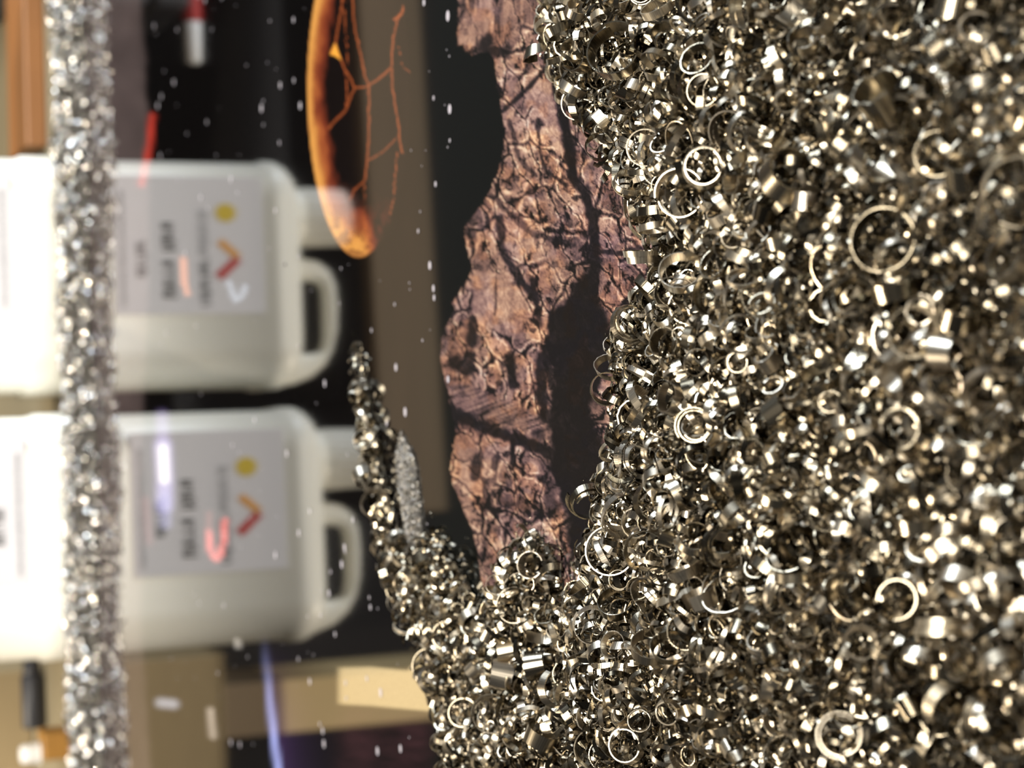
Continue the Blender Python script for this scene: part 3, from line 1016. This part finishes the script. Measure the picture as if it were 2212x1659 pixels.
def build_canister():
    root = empty('canister')
    bm = bmesh.new()
    rows = []
    for z, ins in ((0, .004), (.0012, .0015), (.004, 0), (.020, 0), (.0225, .0014), (.1035, .0014), (.106, 0), (.112, .0004), (.117, .0028), (.1213, .007), (.1238, .013), (.1248, .022)):
        rows.append([(x_, y_, z) for x_, y_ in rrect(CW - 2 * ins, CD - 2 * ins, max(.021 - ins * .5, .008))])
    loft(bm, rows)
    from_bm('body', bm, plastic, root, True)
    # handle: a flattened tube that rises from the left shoulder and comes down again beside the neck
    outer = [(-.0565, .098), (-.0565, .112), (-.0555, .124), (-.0520, .1335), (-.0460, .1405), (-.0380, .1450), (-.0280, .1478), (-.0150, .1486), (-.0040, .1478), (.0040, .1445), (.0085, .1390), (.0100, .1300), (.0115, .1210), (.0150, .1120)]
    inner = [(-.0400, .108), (-.0400, .117), (-.0397, .124), (-.0396, .1330), (-.0390, .1385), (-.0370, .1412), (-.0320, .1424), (-.0160, .1427), (-.0080, .1424), (-.0040, .1408), (-.0024, .1360), (-.0020, .1290), (-.0026, .1210), (-.0026, .1120)]
    bm = bmesh.new()
    rings = []
    for (ox, oz), (ix_, iz_) in zip(outer, inner):
        o_, i_ = Vector((ox, 0, oz)), Vector((ix_, 0, iz_))
        c, hv = (o_ + i_) / 2, (o_ - i_) / 2
        ring = []
        for k in range(20):
            a = 2 * math.pi * k / 20
            ca, sa = math.cos(a), math.sin(a)
            ring.append(bm.verts.new(c + hv * math.copysign(abs(ca) ** .65, ca) + Vector((0, .0080 * math.copysign(abs(sa) ** .65, sa), 0))))
        rings.append(ring)
    for a, b in zip(rings, rings[1:]):
        for i in range(20):
            bm.faces.new((a[i], a[(i + 1) % 20], b[(i + 1) % 20], b[i]))
    bm.faces.new(rings[0])
    bm.faces.new(rings[-1][::-1])
    from_bm('handle', bm, plastic, root, True)
    bm = bmesh.new()
    add_cyl(bm, (.0315, 0, .120), (.0315, 0, .1335), .0155, .0150, 32)
    from_bm('neck', bm, plastic, root, True)
    bm = bmesh.new()
    n_ = 96
    prof = [(.1305, .0130), (.1305, .0150), (.133, .0152), (.1535, .0146), (.1555, .0130), (.1558, .002)]
    rings = []
    for z, r in prof:
        rings.append([bm.verts.new((.0315 + (r + (.0004 if (i % 4 < 2 and .132 < z < .154) else 0)) * math.cos(2 * math.pi * i / n_), (r + (.0004 if (i % 4 < 2 and .132 < z < .154) else 0)) * math.sin(2 * math.pi * i / n_), z)) for i in range(n_)])
    for a, b in zip(rings, rings[1:]):
        for i in range(n_):
            bm.faces.new((a[i], a[(i + 1) % n_], b[(i + 1) % n_], b[i]))
    bm.faces.new(rings[-1])
    c = from_bm('screw_cap', bm, cap_mat, root)
    c['label'] = 'ribbed pale grey screw cap'
    # label on the front face
    fy = -CD / 2 + .0014
    bm = bmesh.new()
    add_box(bm, (-.0205, fy - .0005, .027), (.0475, fy + .001, .1015), .0002, 1)
    lab = from_bm('paper_label', bm, label_mat, root)
    lab['label'] = 'white paper label with a coloured roof-shaped mark'
    yy = fy - .0005

    def plate(nm, polys, mtl, dz=.0002):
        bm_ = bmesh.new()
        for poly in polys:
            poly = [(a, .027 + (b - .027) * 1.146) for a, b in poly]
            f_ = [bm_.verts.new((a, yy - dz, b)) for a, b in poly]
            k_ = [bm_.verts.new((a, yy + .0001, b)) for a, b in poly]
            bm_.faces.new(f_)
            for i in range(len(poly)):
                j = (i + 1) % len(poly)
                bm_.faces.new((f_[i], k_[i], k_[j], f_[j]))
        return from_bm(nm, bm_, mtl, lab)

    def bar(x0, z0, x1, z1, w):
        dx, dz = x1 - x0, z1 - z0
        l_ = math.hypot(dx, dz)
        nx_, nz_ = -dz / l_ * w / 2, dx / l_ * w / 2
        return [(x0 + nx_, z0 + nz_), (x1 + nx_, z1 + nz_), (x1 - nx_, z1 - nz_), (x0 - nx_, z0 - nz_)]

    def word(x0, x1, z, h, seed):
        """letter-like strokes: the lettering is too blurred to read"""
        r_ = random.Random(seed)
        out = []
        x_ = x0
        while x_ < x1 - h * .3:
            cw = h * r_.uniform(.45, .7)
            s_ = h * .2
            k_ = r_.randrange(4)
            out.append(bar(x_ + s_ / 2, z, x_ + s_ / 2, z + h * (1 if k_ % 2 else 1.25), s_))
            if k_ != 1:
                out.append(bar(x_ + cw - s_ / 2, z, x_ + cw - s_ / 2, z + h, s_))
            out.append(bar(x_, z + (h - s_ / 2 if k_ < 2 else s_ / 2), x_ + cw, z + (h - s_ / 2 if k_ < 2 else s_ / 2), s_))
            if k_ == 3:
                out.append(bar(x_, z + h * .5, x_ + cw, z + h * .5, s_))
            x_ += cw + h * .16
        return out

    circ = [(.0295 + .0046 * math.cos(i * math.pi / 12), .0755 + .0046 * math.sin(i * math.pi / 12)) for i in range(24)]
    plate('logo_dot', [circ], ink['yellow'])
    plate('logo_bar', [bar(.0155, .0725, .0075, .0805, .0036)], ink['orange'])
    plate('logo_bar', [bar(.0070, .0805, -.0025, .0715, .0042)], ink['red'])
    plate('lettering', word(-.0165, .0068, .0635, .0042, 3), ink['grey'])
    plate('lettering', word(.0082, .0300, .0635, .0036, 4), ink['pale'])
    plate('lettering', word(-.0125, .0075, .0475, .0050, 5), ink['black'])
    plate('lettering', word(.0105, .0240, .0475, .0050, 6), ink['black'])
    plate('lettering', word(-.0020, .0155, .0365, .0038, 8), ink['grey'])
    plate('lettering', word(-.0165, .0400, .0300, .0016, 9), ink['pale'])
    return root


def copy_tree(o, parent=None):
    c_ = o.copy()
    C.objects.link(c_)
    if parent is not None:
        c_.parent = parent
        c_.matrix_parent_inverse = o.matrix_parent_inverse
    for ch in list(o.children):
        copy_tree(ch, c_)
    return c_


can1 = build_canister()
bpy.context.view_layer.update()
can2 = copy_tree(can1)
tag(can1, 'white plastic canister behind the ridge, the one nearer the wooden plank', 'canister', 'white canisters behind the ridge')
tag(can2, 'white plastic canister behind the ridge, the one beside the cardboard box', 'canister', 'white canisters behind the ridge')
for cn, (pxm, y0, rz) in zip((can1, can2), ((602, .978, 0.02), (1156, .950, 0.04))):
    q = at_depth(150, pxm, y0)
    cn.location = (q[0], y0, -.003)
    cn.rotation_euler = (0, 0, rz)

# ------------------------------------------------------------------ things behind: plank, boxes, shelf, pens
wood = mat_principled('plank_wood', lin(146, 98, 54), .5, noise=(26, lin(112, 72, 38), (1, 14, 1)), bump=.15)
pl0, pl1 = at_depth(100, 336, 1.02), at_depth(100, -120, 1.02)
bm = bmesh.new()
add_box(bm, (pl0[0] + .002, 1.00, -.003), (pl1[0] + .05, 1.062, .0075), .0012)
plank = from_bm('wooden_plank', bm, wood)
tag(plank, 'orange-brown wooden plank lying flat to the right of the canisters', 'plank')

dark_plastic = mat_principled('dark_plastic', (0.020, 0.021, 0.026), .45, noise=(40, (.03, .03, .036), (1, 1, 1)))
bx0 = at_depth(10, 100, 1.17)
case = empty('tool_case', (bx0[0] + .058, 1.102, -.003))
tag(case, 'dark tool case standing behind the wooden plank', 'case')
bm = bmesh.new()
add_box(bm, (-.05, -.035, 0), (.10, .05, .075), .004)
from_bm('case_body', bm, dark_plastic, case)
bm = bmesh.new()
add_box(bm, (-.0505, -.0355, .0765), (.1005, .0505, .098), .004)
from_bm('case_lid', bm, dark_plastic, case)
bm = bmesh.new()
add_box(bm, (.012, -.040, .066), (.034, -.034, .086), .001)
lt = from_bm('latch', bm, mat_principled('latch_steel', (.5, .5, .5), .35, 1.0, noise=(50, (.4, .4, .4), (1, 1, 1))), case)

red_pl = mat_principled('red_plastic', (0.42, 0.02, 0.02), .4, noise=(60, (.36, .02, .02), (1, 1, 1)))
white_pl = mat_principled('white_plastic', (0.80, 0.80, 0.80), .4, noise=(60, (.75, .75, .75), (1, 1, 1)))
pen = empty('marker_pen', (bx0[0] + .016, 1.090, .1005), math.radians(4))
tag(pen, 'red marker with a white tip lying on the dark tool case', 'pen')
bm = bmesh.new()
add_cyl(bm, (-.012, 0, 0), (.07, 0, 0), .0050, .0050, 20, .001)
from_bm('barrel', bm, red_pl, pen, True)
bm = bmesh.new()
add_cyl(bm, (-.036, 0, 0), (-.012, 0, 0), .0038, .0046, 20, .001)
from_bm('cap', bm, white_pl, pen, True)

card = mat_principled('cardboard', lin(152, 133, 98), .75, noise=(40, lin(134, 115, 82), (1, 1, 9)), bump=.1)
ca0, ca1 = at_depth(60, 1445, 1.10), at_depth(60, 1800, 1.10)
box = empty('cardboard_box', (ca0[0] - .045, 1.13, -.003))
tag(box, 'tan cardboard box standing to the left of the canisters', 'box')
bm = bmesh.new()
add_box(bm, (-.075, -.03, 0), (.045, .07, .112), .0015)
from_bm('carton', bm, card, box)
for (y0, y1) in ((-.0305, .019), (.021, .0705)):
    bm = bmesh.new()
    add_box(bm, (-.0755, y0, .1122), (.0455, y1, .1142), .0005)
    from_bm('flap', bm, card, box)
bm = bmesh.new()
add_box(bm, (-.0757, .013, .1144), (.0457, .027, .1147))
tp = from_bm('packing_tape', bm, mat_principled('tape_brown', lin(150, 108, 62), .25, noise=(40, lin(140, 100, 58), (1, 1, 1))), box)

q = at_depth(38, 1510, 1.055)
mk = empty('black_marker', (q[0], 1.055, .0035), math.radians(3))
tag(mk, 'black marker lying on the bench in front of the cardboard box', 'pen')
bm = bmesh.new()
add_cyl(bm, (-.016, 0, 0), (.012, 0, 0), .0060, .0060, 20, .001)
from_bm('barrel', bm, dark_plastic, mk, True)
bm = bmesh.new()
add_cyl(bm, (.012, 0, 0), (.020, 0, 0), .0052, .0040, 20, .0008)
from_bm('cap', bm, dark_plastic, mk, True)

q = at_depth(95, 1600, .99)
bm = bmesh.new()
add_box(bm, (q[0] - .0075, .975, -.003), (q[0] + .0060, .995, .0105), .001)
blk = from_bm('wooden_block', bm, mat_principled('block_wood', lin(160, 116, 48), .55, noise=(40, lin(128, 90, 36), (8, 1, 1)), bump=.1))
tag(blk, 'small yellow-brown wooden block on the bench beside the left canister', 'wooden block')
q = at_depth(20, 1633, .986)
lid = empty('bottle_cap', (q[0], .986, .0105))
tag(lid, 'white rounded bottle cap sitting on the small wooden block', 'bottle cap')
bm = bmesh.new()
add_cyl(bm, (0, 0, 0), (0, 0, .010), .0052, .0047, 32, .0016)
from_bm('cap_shell', bm, white_pl, lid, True)
bm = bmesh.new()
add_cyl(bm, (0, 0, .0002), (0, 0, .0014), .0056, .0056, 32)
from_bm('tamper_ring', bm, white_pl, lid, True)

# wall shelf whose front board shows as a brown band in the glossy print
shelf_wood = mat_principled('shelf_wood', lin(120, 98, 70), .55, noise=(12, lin(100, 82, 56), (1, 10, 10)), bump=.1)
shelf = empty('wall_shelf', (0.05, 1.30, .234), math.radians(4.5))
tag(shelf, 'brown wall shelf above the canisters, seen as a band in the glossy board', 'shelf')
bm = bmesh.new()
add_box(bm, (-.14, -.12, 0), (.52, -.10, .043), .001)
from_bm('front_board', bm, shelf_wood, shelf)
bm = bmesh.new()
add_box(bm, (-.14, -.10, .004), (.52, .07, .022), .001)
from_bm('shelf_board', bm, dark_plastic, shelf)
for sx in (-.06, .44):
    bm = bmesh.new()
    add_box(bm, (sx, -.06, -.004), (sx + .02, .07, .004))
    add_box(bm, (sx, .062, -.09), (sx + .02, .07, .004))
    from_bm('bracket', bm, dark_plastic, shelf)

# tall beige carton standing behind the cardboard box
q0, q1 = at_depth(100, 1634, 1.25), at_depth(100, 1512, 1.25)
beige = mat_principled('beige_card', lin(222, 196, 146), .7, noise=(22, lin(206, 180, 128), (1, 1, 1)))
beige_d = mat_principled('beige_card_shaded', lin(128, 110, 86), .7, noise=(22, lin(116, 98, 74), (1, 1, 1)))  # darker copy of the card, paints the shade on the carton's lower half
tc_ = empty('tall_carton', ((q0[0] + q1[0]) / 2, 1.28, -.003))
tag(tc_, 'tall beige carton with painted shade on its lower half behind the cardboard box', 'carton')
hw = abs(q1[0] - q0[0]) / 2
bm = bmesh.new()
add_box(bm, (-hw, -.03, .190), (hw, .04, .46), .001)
from_bm('carton_lit_part', bm, beige, tc_)
bm = bmesh.new()
add_box(bm, (-hw, -.03, 0), (hw, .04, .1898), .001)
from_bm('carton_shaded_part', bm, beige_d, tc_)
